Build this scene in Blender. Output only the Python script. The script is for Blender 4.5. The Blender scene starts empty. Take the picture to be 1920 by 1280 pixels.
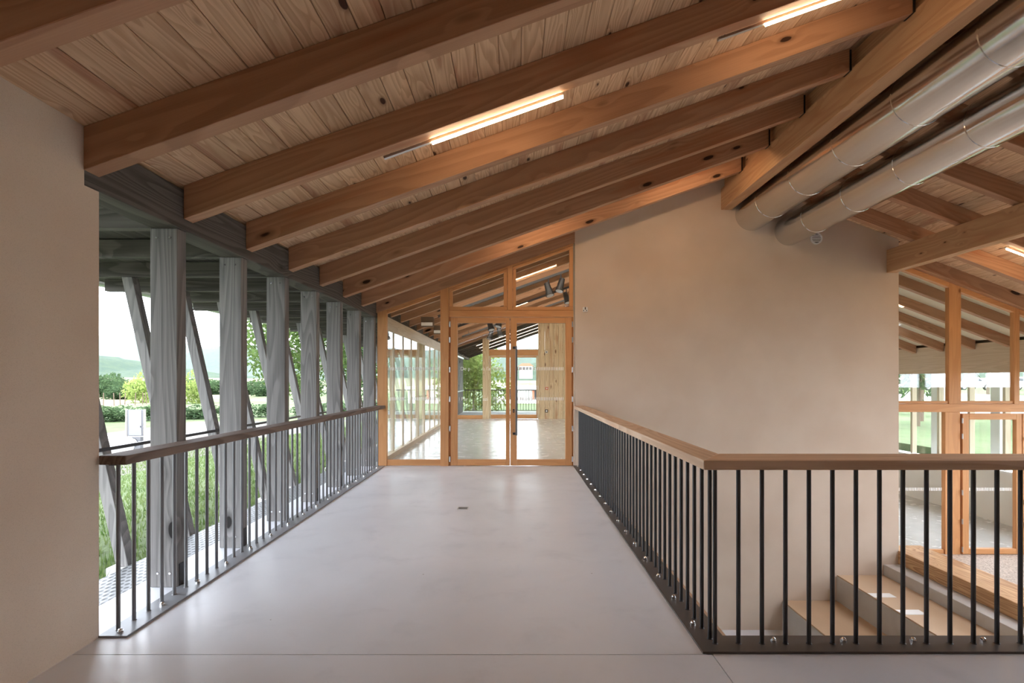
import bpy, bmesh, math, random
import numpy as np
from mathutils import Vector, Matrix, noise as mnoise
random.seed(7); RNG = np.random.default_rng(11)
S = bpy.context.scene
COL = S.collection

# ------------------------------------------------------------------ camera, sky, exposure
H = 1.45; FPX = 1008.0; VX, VY = 964.0, 713.0
cam_d = bpy.data.cameras.new('camera'); cam = bpy.data.objects.new('camera', cam_d); COL.objects.link(cam)
cam.location = (0, 0, H); cam.rotation_euler = (math.pi/2, 0, 0)
cam_d.sensor_fit = 'HORIZONTAL'; cam_d.sensor_width = 36; cam_d.lens = FPX/1920*36
cam_d.shift_x = -(VX-960)/1920; cam_d.shift_y = (VY-640)/1920
cam_d.clip_start = .05; cam_d.clip_end = 12000
S.camera = cam
W = bpy.data.worlds.new('overcast_sky'); S.world = W; W.use_nodes = True
bg = W.node_tree.nodes['Background']; bg.inputs[0].default_value = (.885, .95, 1.05, 1); bg.inputs[1].default_value = 3.7
S.view_settings.view_transform = 'Standard'; S.view_settings.look = 'None'
S.view_settings.gamma = 1; S.view_settings.use_curve_mapping = False
S.view_settings.exposure = 1.52
S.cycles.max_bounces = 10; S.cycles.diffuse_bounces = 6; S.cycles.transparent_max_bounces = 24
S.cycles.use_denoising = True

# ------------------------------------------------------------------ helpers
WL = {}
class Geo:
    def __init__(s): s.v = []; s.f = []
    def add(s, vs, fs):
        n = len(s.v); s.v += [tuple(p) for p in vs]; s.f += [tuple(i+n for i in f) for f in fs]; return s
    def box(s, x0, x1, y0, y1, z0, z1):
        return s.add([(x0,y0,z0),(x1,y0,z0),(x1,y1,z0),(x0,y1,z0),(x0,y0,z1),(x1,y0,z1),(x1,y1,z1),(x0,y1,z1)],
                     [(3,2,1,0),(4,5,6,7),(0,1,5,4),(1,2,6,5),(2,3,7,6),(3,0,4,7)])
    def prism(s, poly, axis, a0, a1):
        n = len(poly)
        def P(p, a): return (p[0], a, p[1]) if axis == 'y' else ((a, p[0], p[1]) if axis == 'x' else (p[0], p[1], a))
        vs = [P(p, a0) for p in poly] + [P(p, a1) for p in poly]
        fs = [tuple(range(n)), tuple(range(2*n-1, n-1, -1))] + [(i, i+n, (i+1) % n + n, (i+1) % n) for i in range(n)]
        return s.add(vs, fs)
    def cyl(s, p0, p1, r0, r1=None, n=12, cap=True):
        r1 = r0 if r1 is None else r1
        p0 = Vector(p0); p1 = Vector(p1); d = (p1-p0).normalized()
        a = d.orthogonal().normalized(); b = d.cross(a)
        vs = [p0+(a*math.cos(t)+b*math.sin(t))*r0 for t in [2*math.pi*i/n for i in range(n)]]
        vs += [p1+(a*math.cos(t)+b*math.sin(t))*r1 for t in [2*math.pi*i/n for i in range(n)]]
        fs = [(i, (i+1) % n, (i+1) % n+n, i+n) for i in range(n)]
        if cap: fs += [tuple(range(n-1, -1, -1)), tuple(range(n, 2*n))]
        return s.add(vs, fs)
    def ring(s, c, axis, r0, r1, h, n=28):
        # annulus of thickness h along axis vector
        c = Vector(c); d = Vector(axis).normalized(); a = d.orthogonal().normalized(); b = d.cross(a); vs = []
        for rr, hh in ((r0, 0), (r1, 0), (r1, h), (r0, h)):
            vs += [c+(a*math.cos(2*math.pi*i/n)+b*math.sin(2*math.pi*i/n))*rr+d*hh for i in range(n)]
        fs = []
        for k in range(4):
            k2 = (k+1) % 4
            fs += [(k*n+i, k*n+(i+1) % n, k2*n+(i+1) % n, k2*n+i) for i in range(n)]
        return s.add(vs, fs)
    def strip(s, p0, p1, w, h):
        # square bar between two points, w horizontal-ish, h the other way
        p0 = Vector(p0); p1 = Vector(p1); d = (p1-p0).normalized()
        a = d.cross(Vector((0,0,1)))
        a = a.normalized() if a.length > 1e-4 else Vector((1,0,0)); b = a.cross(d).normalized()
        vs = []
        for p in (p0, p1):
            vs += [p-a*w/2-b*h/2, p+a*w/2-b*h/2, p+a*w/2+b*h/2, p-a*w/2+b*h/2]
        return s.add(vs, [(3,2,1,0),(4,5,6,7),(0,1,5,4),(1,2,6,5),(2,3,7,6),(3,0,4,7)])

def mesh_of(name, g, bevel=0, smooth=False, seg=1):
    me = bpy.data.meshes.new(name); me.from_pydata(g.v, [], g.f)
    bm = bmesh.new(); bm.from_mesh(me)
    bmesh.ops.recalc_face_normals(bm, faces=bm.faces)
    if bevel:
        bmesh.ops.bevel(bm, geom=list(bm.edges), offset=bevel, segments=seg, affect='EDGES', clamp_overlap=True)
    bm.to_mesh(me); bm.free()
    if smooth:
        for p in me.polygons: p.use_smooth = True
        try: me.set_sharp_from_angle(angle=math.radians(40))
        except Exception: pass
    return me
def link(name, me, mat=None, parent=None, loc=(0,0,0), rot=None):
    o = bpy.data.objects.new(name, me); COL.objects.link(o)
    if me is not None and mat is not None and not me.materials: me.materials.append(mat)
    if parent is not None:
        o.parent = parent; p = WL[parent.name]; o.location = (loc[0]-p[0], loc[1]-p[1], loc[2]-p[2])
    else: o.location = loc
    if rot: o.rotation_euler = rot
    WL[o.name] = tuple(loc)
    return o
def part(name, g, mat, parent=None, origin=(0,0,0), bevel=0, smooth=False, label=None):
    # geometry given in world coordinates
    g.v = [(x-origin[0], y-origin[1], z-origin[2]) for x, y, z in g.v]
    o = link(name, mesh_of(name, g, bevel, smooth), mat, parent, origin)
    if label: o['label'] = label
    return o
def tag(o, label, cat, group=None, kind=None):
    o['label'] = label; o['category'] = cat
    if group: o['group'] = group
    if kind: o['kind'] = kind
    return o
def empty(name, loc, label, cat, group=None, kind=None):
    return tag(link(name, None, None, None, loc), label, cat, group, kind)
def ordinal(k): return ['first','second','third','fourth','fifth','sixth','seventh','eighth','ninth','tenth','eleventh','twelfth','thirteenth','fourteenth','fifteenth','sixteenth'][k]
def lin(r, g, b):
    f = lambda c: (c/255/12.92) if c/255 <= .04045 else ((c/255+.055)/1.055)**2.4
    return (f(r), f(g), f(b), 1)

# ------------------------------------------------------------------ materials
class NT:
    def __init__(s, name):
        s.m = bpy.data.materials.new(name); s.m.use_nodes = True; s.t = s.m.node_tree; s.t.nodes.clear()
        s.out = s.n('ShaderNodeOutputMaterial')
    def n(s, typ, **kw):
        nd = s.t.nodes.new(typ)
        for k, v in kw.items(): setattr(nd, k, v)
        return nd
    def l(s, a, b): s.t.links.new(a, b)
    def math(s, op, a, b=None, c=None, clamp=False):
        nd = s.n('ShaderNodeMath', operation=op); nd.use_clamp = clamp
        for i, x in enumerate((a, b, c)):
            if x is None: continue
            if isinstance(x, (int, float)): nd.inputs[i].default_value = x
            else: s.l(x, nd.inputs[i])
        return nd.outputs[0]
    def mapping(s, vec, scale):
        nd = s.n('ShaderNodeMapping'); nd.inputs['Scale'].default_value = scale; s.l(vec, nd.inputs['Vector']); return nd.outputs[0]
    def noise(s, vec, scale=1, detail=2, rough=.5, dist=0):
        nd = s.n('ShaderNodeTexNoise'); nd.inputs['Scale'].default_value = scale; nd.inputs['Detail'].default_value = detail
        nd.inputs['Roughness'].default_value = rough; nd.inputs['Distortion'].default_value = dist; s.l(vec, nd.inputs['Vector']); return nd.outputs[0]
    def smooth(s, v, a, b, to0=0, to1=1):
        nd = s.n('ShaderNodeMapRange', interpolation_type='SMOOTHSTEP')
        for i, x in ((1, a), (2, b), (3, to0), (4, to1)): nd.inputs[i].default_value = x
        s.l(v, nd.inputs[0]); return nd.outputs[0]
    def mix(s, f, a, b, blend='MIX'):
        nd = s.n('ShaderNodeMix', data_type='RGBA', blend_type=blend)
        for i, x in ((0, f), (6, a), (7, b)):
            if isinstance(x, (int, float)): nd.inputs[i].default_value = x
            elif isinstance(x, tuple): nd.inputs[i].default_value = x
            else: s.l(x, nd.inputs[i])
        return nd.outputs[2]
    def bsdf(s, color=None, rough=.5, metal=0, bump=None, bstr=.2, bdist=.01, spec=None):
        b = s.n('ShaderNodeBsdfPrincipled')
        if isinstance(color, tuple): b.inputs['Base Color'].default_value = color
        elif color is not None: s.l(color, b.inputs['Base Color'])
        if isinstance(rough, (int, float)): b.inputs['Roughness'].default_value = rough
        else: s.l(rough, b.inputs['Roughness'])
        b.inputs['Metallic'].default_value = metal
        if spec is not None: b.inputs['Specular IOR Level'].default_value = spec
        if bump is not None:
            bn = s.n('ShaderNodeBump'); bn.inputs['Strength'].default_value = bstr; bn.inputs['Distance'].default_value = bdist
            s.l(bump, bn.inputs['Height']); s.l(bn.outputs[0], b.inputs['Normal'])
        s.l(b.outputs[0], s.out.inputs[0]); return b
    def coords(s, rnd=True):
        tc = s.n('ShaderNodeTexCoord').outputs['Object']
        if not rnd: return tc, None
        oi = s.n('ShaderNodeObjectInfo')
        vm = s.n('ShaderNodeVectorMath', operation='MULTIPLY_ADD')
        cb = s.n('ShaderNodeCombineXYZ')
        for i in range(3): s.l(oi.outputs['Random'], cb.inputs[i])
        s.l(cb.outputs[0], vm.inputs[0]); vm.inputs[1].default_value = (37.1, 53.7, 71.3); s.l(tc, vm.inputs[2])
        return vm.outputs[0], oi.outputs['Random']

def wood(name, c1, c2, ck, along='y', thin=None, rings=16, knots=.5, rough=.55, ringscale=3.2, var=.16, red=None, kn=(5.5, 2.6), fine=.35, spec=.3, contrast=.6, ksize=(.05, .13), pull=.10):
    t = NT(name); P, rnd = t.coords()
    ia = {'x': 0, 'y': 1, 'z': 2}[along]; it = {'x': 0, 'y': 1, 'z': 2, None: None}[thin]
    def sc(a, b, tf=1.0):
        v = [a, a, a]; v[ia] = b
        if it is not None: v[it] = a*tf
        return tuple(v)
    vor = t.n('ShaderNodeTexVoronoi'); vor.inputs['Scale'].default_value = 1
    warp = t.noise(t.mapping(P, sc(22, 9)), 1, 1)
    t.l(t.mapping(P, sc(kn[0], kn[1], .12)), vor.inputs['Vector'])
    d = t.math('ADD', vor.outputs['Distance'], t.math('MULTIPLY', t.math('SUBTRACT', warp, .5), .07))
    sel = t.n('ShaderNodeSeparateColor'); t.l(vor.outputs['Color'], sel.inputs[0])
    on = t.math('LESS_THAN', sel.outputs[0], knots)
    size = t.math('MULTIPLY_ADD', t.math('POWER', sel.outputs[1], 2), ksize[1]-ksize[0], ksize[0])
    near = t.math('MULTIPLY', t.smooth(d, .02, .5, 1, 0), on)
    n1 = t.noise(t.mapping(P, sc(ringscale, ringscale*.07, .6)), 1, 2, .45, .15)
    n1 = t.math('MULTIPLY_ADD', near, pull, n1)
    ring = t.math('FRACT', t.math('MULTIPLY', n1, rings))
    ring = t.math('MULTIPLY', t.smooth(ring, .1, .85), t.smooth(ring, .9, 1.0, 1, 0))
    fib = t.noise(t.mapping(P, sc(150, 3.0)), 1, 2)
    blot = t.noise(t.mapping(P, sc(6, .6)), 1, 2)
    f = t.math('ADD', t.math('MULTIPLY', ring, contrast), t.math('MULTIPLY', t.math('SUBTRACT', fib, .35), fine*1.5), clamp=True)
    col = t.mix(f, c1, c2)
    if red:
        col = t.mix(t.math('MULTIPLY', t.smooth(blot, .56, .72), .6), col, red)
    col = t.mix(t.math('MULTIPLY', t.smooth(t.math('SUBTRACT', d, size), 0, .12, .55, 0), on), col, tuple([.5*(p+q) for p, q in zip(c2[:3], ck[:3])]+[1]))
    col = t.mix(t.math('MULTIPLY', t.smooth(t.math('SUBTRACT', d, size), -.02, .015, 1, 0), on), col, ck)
    hsv = t.n('ShaderNodeHueSaturation'); t.l(col, hsv.inputs['Color'])
    t.l(t.math('MULTIPLY_ADD', rnd, 2*var, 1-var), hsv.inputs['Value'])
    t.bsdf(hsv.outputs[0], rough, 0, t.math('ADD', ring, fib), .12, .0015, spec=spec)
    return t.m

def plain(name, c, rough=.5, metal=0, spec=None):
    t = NT(name); t.bsdf(c, rough, metal, spec=spec); return t.m

M = {}
M['plank'] = wood('pine_plank', lin(224,192,158), lin(188,148,114), lin(70,42,30), 'y', 'z', rings=24, knots=.62, ringscale=4.5, red=lin(156,100,74), kn=(7.5, 3.2), var=.10, contrast=.6, ksize=(.04, .19), pull=.05)
M['rafter'] = wood('pine_rafter', lin(188,147,116), lin(152,110,82), lin(52,30,20), 'x', 'y', rings=20, knots=.55, ringscale=2.4, red=lin(164,104,70), kn=(6, 2.2), var=.06, contrast=.4, ksize=(.04, .20), pull=.05)
M['girder'] = wood('spruce_girder', lin(200,160,122), lin(172,128,92), lin(92,58,38), 'y', 'x', rings=18, knots=.5, ringscale=2.4, red=lin(176,124,90), kn=(7, 2.8), var=.03, contrast=.45, ksize=(.04, .13), pull=.05)
M['grey_y'] = wood('weathered_timber_lengthwise', lin(98,93,89), lin(62,59,57), lin(34,31,30), 'y', 'x', rings=22, knots=.4, ringscale=2.6, kn=(4.5,1.6), rough=.8, fine=.5, spec=.2)
M['grey_z'] = wood('weathered_timber_upright', lin(140,137,135), lin(88,86,85), lin(40,37,36), 'z', 'y', rings=22, knots=.4, ringscale=3.2, kn=(5.5,2.4), rough=.8, fine=.6, var=.06, spec=.2, contrast=.42, ksize=(.05, .18), pull=.05)
M['grey_x'] = wood('weathered_timber_crosswise', lin(98,93,90), lin(62,59,57), lin(34,31,30), 'x', 'y', rings=20, knots=.3, ringscale=2.6, kn=(4.5,1.6), rough=.8, fine=.5, spec=.2)
M['oak_y'] = wood('oak_handrail_lengthwise', lin(216,190,164), lin(186,154,126), lin(130,96,72), 'y', 'z', rings=14, knots=.05, ringscale=4, red=lin(194,150,120), rough=.5, var=.03)
M['oak_x'] = wood('oak_handrail_crosswise', lin(212,182,154), lin(182,148,118), lin(120,86,64), 'x', 'z', rings=14, knots=.05, ringscale=4, red=lin(176,132,102), rough=.5, var=.03)
M['larch_z'] = wood('larch_joinery_upright', lin(208,154,104), lin(188,132,86), lin(150,96,56), 'z', rings=10, knots=.02, ringscale=5, rough=.45, var=.04, fine=.25, contrast=.4)
M['larch_x'] = wood('larch_joinery_crosswise', lin(208,154,104), lin(188,132,86), lin(150,96,56), 'x', rings=10, knots=.02, ringscale=5, rough=.45, var=.04, fine=.25, contrast=.4)
M['pale_z'] = wood('pale_joinery_upright', lin(206,188,164), lin(182,162,138), lin(140,110,80), 'z', rings=10, knots=.02, ringscale=5, rough=.5, var=.04, fine=.25, contrast=.4)
M['pale_y'] = wood('pale_joinery_lengthwise', lin(206,188,164), lin(182,162,138), lin(140,110,80), 'y', rings=10, knots=.02, ringscale=5, rough=.5, var=.04, fine=.25, contrast=.4)
M['board_z'] = wood('knotty_wall_board', lin(220,200,166), lin(190,160,124), lin(112,70,46), 'z', 'y', rings=16, knots=.45, ringscale=3.4, red=lin(170,116,84), kn=(7,2.2), var=.08, ksize=(.06, .18))
M['rail_y'] = wood('weathered_handrail', lin(132,116,106), lin(92,78,70), lin(52,42,36), 'y', 'z', rings=20, knots=.15, ringscale=3, rough=.7, fine=.5, spec=.3, pull=.03)
M['bench'] = wood('bench_timber', lin(204,166,124), lin(160,118,80), lin(96,62,40), 'y', rings=26, knots=.15, ringscale=3, var=.02, contrast=.8)
M['ply'] = wood('plywood_tread', lin(200,174,146), lin(182,152,122), lin(150,112,80), 'y', 'z', rings=5, knots=.02, ringscale=1.2, var=.03, fine=.2, contrast=.4)

def plaster():
    t = NT('earth_plaster'); P, _ = t.coords(False)
    a = t.noise(P, 260, 3, .6); b = t.noise(P, 1.1, 3, .5); c = t.noise(P, 60, 2, .6)
    col = t.mix(t.smooth(b, .3, .7), lin(214,198,181), lin(206,188,170))
    col = t.mix(t.math('MULTIPLY', t.smooth(a, .52, .75), .35), col, lin(150,130,112))
    t.bsdf(col, .92, 0, t.math('ADD', a, c), .35, .003, spec=.2); return t.m
M['plaster'] = plaster()
def concrete(name, c1, c2, c3, r0, r1, sc=1.0):
    t = NT(name); P, _ = t.coords(False)
    a = t.noise(P, .55*sc, 4, .55, .6); b = t.noise(P, 2.6*sc, 5, .6, .4); c = t.noise(P, 90, 2); d = t.noise(P, 7*sc, 3, .6)
    col = t.mix(t.smooth(a, .3, .72), c1, c2)
    col = t.mix(t.math('MULTIPLY', t.smooth(b, .5, .8), .5), col, c3)
    col = t.mix(t.math('MULTIPLY', t.smooth(d, .58, .8), .25), col, c1)
    v = t.n('ShaderNodeTexVoronoi'); v.inputs['Scale'].default_value = 2.3; t.l(P, v.inputs['Vector'])
    col = t.mix(t.math('MULTIPLY', t.math('LESS_THAN', v.outputs['Distance'], .014), .7), col, lin(90,84,80))
    r = t.smooth(b, .25, .75, r0, r1)
    t.bsdf(col, r, 0, t.math('ADD', c, t.math('MULTIPLY', b, 3)), .05, .002, spec=.45); return t.m
M['floor'] = concrete('polished_concrete', lin(226,229,236), lin(216,219,226), lin(200,203,210), .30, .46)
M['slab'] = concrete('raw_concrete', lin(204,202,198), lin(190,188,184), lin(176,172,168), .7, .85)
M['hallfloor'] = concrete('hall_concrete', lin(216,216,216), lin(206,206,206), lin(190,191,192), .16, .3, 1.6)
def gravelfloor():
    t = NT('aggregate_screed'); P, _ = t.coords(False)
    v = t.n('ShaderNodeTexVoronoi'); v.inputs['Scale'].default_value = 55; t.l(P, v.inputs['Vector'])
    s = t.n('ShaderNodeSeparateColor'); t.l(v.outputs['Color'], s.inputs[0])
    t.bsdf(t.mix(s.outputs[0], lin(150,136,124), lin(206,192,178)), .6, 0, v.outputs['Distance'], .2, .003); return t.m
M['screed'] = gravelfloor()
M['steel'] = plain('grey_painted_steel', lin(112,112,114), .38, .35)
M['darksteel'] = plain('dark_painted_steel', lin(62,62,64), .38, .35)
M['plate'] = plain('grey_base_plate', lin(140,142,146), .42, .3)
M['plate2'] = plain('dark_base_plate', lin(92,88,86), .45, .3)
M['chrome'] = plain('chrome', (.8,.8,.8,1), .15, 1)
M['alu'] = plain('aluminium', lin(196,198,200), .35, .9)
M['white'] = plain('white_plastic', lin(236,236,234), .4)
M['black'] = plain('black_metal', lin(30,30,32), .45, .2)
M['grey'] = plain('grey_metal', lin(124,126,130), .35, .6)
M['mark'] = plain('white_vinyl', lin(246,246,246), .6)
M['cream'] = None
def cream():
    t = NT('slatted_acoustic_panel'); P, _ = t.coords(False)
    w = t.n('ShaderNodeTexWave', wave_type='BANDS', bands_direction='Y'); w.inputs['Scale'].default_value = 9; t.l(P, w.inputs['Vector'])
    n = t.noise(P, 14, 2)
    t.bsdf(t.mix(t.math('MULTIPLY', t.smooth(w.outputs[1], .4, .8), t.math('MULTIPLY', n, .6)), lin(226,218,196), lin(186,172,142)), .8, 0, w.outputs[1], .3, .006); return t.m
M['cream'] = cream()
def duct():
    t = NT('galvanised_steel'); P, _ = t.coords(False)
    n = t.noise(t.mapping(P, (3, .6, 3)), 6, 3); m = t.noise(t.mapping(P, (60, 60, 60)), 1, 2)
    b = t.bsdf(lin(218,218,218), .17, 1); return t.m
M['duct'] = duct()
def glass():
    t = NT('window_glass')
    ge = t.n('ShaderNodeNewGeometry'); dp = t.n('ShaderNodeVectorMath', operation='DOT_PRODUCT'); t.l(ge.outputs['Incoming'], dp.inputs[0]); t.l(ge.outputs['Normal'], dp.inputs[1])
    fz = t.math('MULTIPLY_ADD', t.math('POWER', t.math('SUBTRACT', 1, t.math('ABSOLUTE', dp.outputs['Value']), clamp=True), 5), .95, .045)
    tr = t.n('ShaderNodeBsdfTransparent'); tr.inputs[0].default_value = (.965,.98,.972,1)
    gl = t.n('ShaderNodeBsdfGlossy'); gl.inputs['Roughness'].default_value = 0; gl.inputs['Color'].default_value = (1,1,1,1)
    mx = t.n('ShaderNodeMixShader'); t.l(fz, mx.inputs[0]); t.l(tr.outputs[0], mx.inputs[1]); t.l(gl.outputs[0], mx.inputs[2])
    t.l(mx.outputs[0], t.out.inputs[0]); return t.m
M['glass'] = glass()
def emit(name, c, s):
    t = NT(name); e = t.n('ShaderNodeEmission'); e.inputs[0].default_value = c; e.inputs[1].default_value = s
    t.l(e.outputs[0], t.out.inputs[0]); return t.m
M['led'] = emit('warm_led', (1, .70, .42, 1), 32)
M['led_fill'] = emit('hall_fill_led', (1, .9, .78, 1), 17)  # emission of the fill lamps added in the far hall
M['exitsign'] = emit('exit_sign_green', lin(60,190,120), .8)
def ground(name, c1, c2, c3):
    t = NT(name); P, _ = t.coords(False)
    a = t.noise(P, .12, 4, .6); b = t.noise(P, 1.6, 4, .65); c = t.noise(P, 22, 3, .7)
    col = t.mix(t.smooth(a, .38, .62), c1, c2)
    col = t.mix(t.math('MULTIPLY', t.smooth(b, .45, .7), .6), col, c3)
    col = t.mix(t.math('MULTIPLY', t.smooth(c, .4, .7), .35), col, c1)
    t.bsdf(col, .95, 0, c, .5, .05, spec=.1); return t.m
M['lawn'] = ground('meadow', lin(82,94,64), lin(98,106,78), lin(68,82,54))
M['field'] = ground('dry_field', lin(116,112,88), lin(106,108,78), lin(122,116,96))
M['dirt'] = ground('gravel_track', lin(100,96,90), lin(108,104,98), lin(88,84,76))
M['forest'] = ground('wooded_hillside', lin(52,66,54), lin(62,74,56), lin(44,58,48))
def leafmat(name, c1, c2):
    t = NT(name); P, _ = t.coords(False); n = t.noise(P, 2.5, 3, .7); oi = t.n('ShaderNodeObjectInfo')
    col = t.mix(t.smooth(n, .3, .7), c1, c2)
    h = t.n('ShaderNodeHueSaturation'); t.l(col, h.inputs['Color']); t.l(t.math('MULTIPLY_ADD', oi.outputs['Random'], .3, .85), h.inputs['Value'])
    b = t.n('ShaderNodeBsdfDiffuse'); t.l(h.outputs[0], b.inputs[0]); tr = t.n('ShaderNodeBsdfTranslucent'); t.l(h.outputs[0], tr.inputs[0])
    mx = t.n('ShaderNodeMixShader'); mx.inputs[0].default_value = .4; t.l(b.outputs[0], mx.inputs[1]); t.l(tr.outputs[0], mx.inputs[2]); t.l(mx.outputs[0], t.out.inputs[0]); return t.m
M['leaf'] = leafmat('light_green_leaves', lin(78,100,54), lin(104,122,72))
M['leafdark'] = leafmat('dark_green_leaves', lin(60,78,56), lin(76,94,62))
M['leafyel'] = leafmat('yellow_green_leaves', lin(116,136,70), lin(142,152,92))
M['blade'] = leafmat('grass_blades', lin(74,98,50), lin(116,128,84))
M['bark'] = plain('pale_bark', lin(168,160,148), .9)
M['barkdark'] = plain('brown_bark', lin(96,80,66), .9)
M['carwhite'] = plain('white_car_paint', lin(238,238,240), .15, 0)
M['carglass'] = plain('tinted_car_glass', lin(44,50,56), .1)
M['tyre'] = plain('black_rubber', lin(26,26,26), .8)
M['roofred'] = plain('red_roof_tiles', lin(176,104,80), .8)
M['render'] = plain('white_render', lin(236,232,226), .9)
M['bgrey'] = plain('grey_roof_sheet', lin(190,190,190), .6)
M['cab1'] = plain('cabinet_white', lin(122,122,124), .5)
M['cab2'] = plain('cabinet_grey', lin(96,96,98), .6)
M['orange'] = plain('orange_plastic', lin(222,92,48), .6)
def grate():
    t = NT('punched_metal_grating'); P, _ = t.coords(False)
    v = t.n('ShaderNodeTexVoronoi'); v.inputs['Scale'].default_value = 1; v.inputs['Randomness'].default_value = 0
    t.l(t.mapping(P, (22, 14, 1)), v.inputs['Vector'])
    t.bsdf(t.mix(t.smooth(v.outputs['Distance'], .25, .4), lin(44,46,48), lin(128,130,132)), .5, .3, v.outputs['Distance'], .5, .01); return t.m
M['grate'] = grate()

# ------------------------------------------------------------------ measured layout (metres; y is depth)
XL = -2.34; SL = .355; SR = .38; XRIDGE = 3.6; ZRIDGE = 2.83+SL*(XRIDGE-XL)
zL = lambda x: 2.83+SL*(x-XL)
zR = lambda x: ZRIDGE-SR*(x-XRIDGE)
BAY = .885; RY = lambda k: 2.92+BAY*k     # near face of rafter k
RT = .11; RD = .236
YS = 9.14                                   # glazed screen
YE = 20.3                                   # far wall of the hall behind it
AL = math.atan(SL); AR = math.atan(SR)

# ------------------------------------------------------------------ floors and walls
fl = tag(link('floor', None), 'polished grey concrete floor of the upper landing', 'floor', kind='structure')
part('floor_slab', Geo().prism([(XL-.0, 2.848), (1.02, 2.848), (1.185, 3.04), (1.185, YS-.03), (-2.67, YS-.03), (-2.67, 3.06), (XL, 3.06)], 'z', -.28, 0), M['floor'], fl)
part('floor_slab', Geo().box(-2.6, 1.047, -3, 2.842, -.28, 0), M['floor'], fl)
part('floor_slab', Geo().prism([(1.053, -3), (4.4, -3), (4.4, 3.04), (1.20, 3.04), (1.053, 2.87)], 'z', -.28, 0), M['floor'], fl)
part('slab_edge_board', Geo().box(1.187, 1.215, 3.07, YS-.04, -.28, -.012), M['oak_y'], fl)
hf = part('floor_far_hall', Geo().box(-2.45, 4.2, YS-.03, YE+.1, -.28, 0), M['hallfloor']); tag(hf, 'shiny pale concrete floor of the hall behind the glazed doors', 'floor', kind='structure')
lf = part('floor_stairwell', Geo().box(1.0, 4.53, -3, 9.1, -3.0, -2.77), M['floor']); tag(lf, 'concrete floor at the bottom of the stairwell', 'floor', kind='structure')
lo = part('floor_lobby', Geo().box(7.12, 10.6, -3, 9.52, -1.8, -1.6), M['screed']); tag(lo, 'speckled screed floor of the lobby below', 'floor', kind='structure')
lo = part('floor_lower_hall', Geo().box(6.3, 10.6, 9.52, 20.2, -1.8, -1.6), M['hallfloor']); tag(lo, 'pale floor of the hall beyond the lobby glazing', 'floor', kind='structure')

wl = part('wall_left', Geo().prism([(-3, -.28), (3.03, -.28), (3.03, 2.512), (2.926, 2.512), (2.926, 2.86), (-3, 2.86)], 'x', XL-.35, XL), M['plaster'])
tag(wl, 'shaded beige plaster wall beside the timber gallery', 'wall', kind='structure')
top = [(1.03, zL(1.03)+.02), (XRIDGE, ZRIDGE+.02), (6.51, zR(6.51)+.02)]
ww = part('wall_front', Geo().prism([(1.03, -3.0), (6.51, -3.0)] + top[::-1], 'y', 9.1, 9.42), M['plaster'])
tag(ww, 'tall gabled beige plaster wall behind the stairwell', 'wall', kind='structure')
wb = part('wall_back', Geo().prism([(XL-.2, -3), (10.6, -3), (10.6, zR(10.6)), (XRIDGE, ZRIDGE), (XL-.2, zL(XL-.2))], 'y', -3.3, -3), M['plaster'])
tag(wb, 'plaster wall behind the landing', 'wall', kind='structure')
wr = part('wall_hall', Geo().prism([(9.42, -3), (20.2, -3), (20.2, zR(6.45)), (9.42, zR(6.45))], 'x', 6.2, 6.45), M['plaster'])
tag(wr, 'beige side wall inside the lower hall', 'wall', kind='structure')
w2 = part('wall_far_hall', Geo().prism([(9.42, 0), (YE, 0), (YE, zL(3.5)), (9.42, zL(3.5))], 'x', 3.5, 3.7), M['plaster'])
tag(w2, 'plaster side wall inside the far hall', 'wall', kind='structure')
w3 = part('wall_lower_hall_end', Geo().prism([(6.2, -1.8), (10.6, -1.8), (10.6, zR(10.6)), (6.2, zR(6.2))], 'y', 20.2, 20.4), M['render'])
tag(w3, 'white end wall of the lower hall', 'wall', kind='structure')
we = part('wall_eave', Geo().box(10.4, 10.6, -3, 20.2, -1.8, -.5).box(10.52, 10.6, -3, 3.5, -.455, 2.3), M['render']); tag(we, 'added unseen upper wall and low white wall under the lobby eave windows, with an added light-blocking upper part', 'wall', kind='structure')  # second box is an unseen upper wall, added to darken the foreground
part('window_sill', Geo().box(10.3, 10.6, -3, 20.2, -.5, -.46), M['white'], we)

# ------------------------------------------------------------------ roof
SX0, SX1, SY0, SY1 = 7.0, 9.6, 2.2, 6.3       # unseen roof opening over the lobby, added to let more daylight in
gd = Geo().prism([(XL-.25, zL(XL-.25)+.04), (XRIDGE, ZRIDGE+.04), (XRIDGE, ZRIDGE+.17), (XL-.25, zL(XL-.25)+.16)], 'y', -3.3, 28.2)
for xa, xb, ya, yb in ((XRIDGE, SX0, -3.3, 28.2), (SX1, 10.9, -3.3, 28.2), (SX0, SX1, -3.3, SY0), (SX0, SX1, SY1, 28.2)):
    gd.prism([(xa, zR(xa)+.04), (xb, zR(xb)+.04), (xb, zR(xb)+.16), (xa, zR(xa)+.165)], 'y', ya, yb)
deck = part('roof_deck', gd, M['barkdark'])
tag(deck, 'roof build-up above the plank ceiling', 'roof', kind='structure')
ce = tag(link('ceiling', None), 'knotty pine plank ceiling under the pitched roof', 'ceiling', kind='structure')
PW = .1585
pm = {}
for nb in (3, 4, 5):
    g = Geo(); L = nb*BAY-.002
    c = .004; t = .028; w = PW-.003
    g.prism([(0, t), (0, c), (c, 0), (w-c, 0), (w, c), (w, t)], 'y', 0, L)
    pm[nb] = mesh_of('plank', g); pm[nb].materials.append(M['plank'])
pats = [(4,5,4), (5,4,4), (3,5,5), (4,4,5), (5,5,3), (5,3,5)]
nrow = int((XRIDGE-XL)/math.cos(AL)/PW)+1
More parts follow.
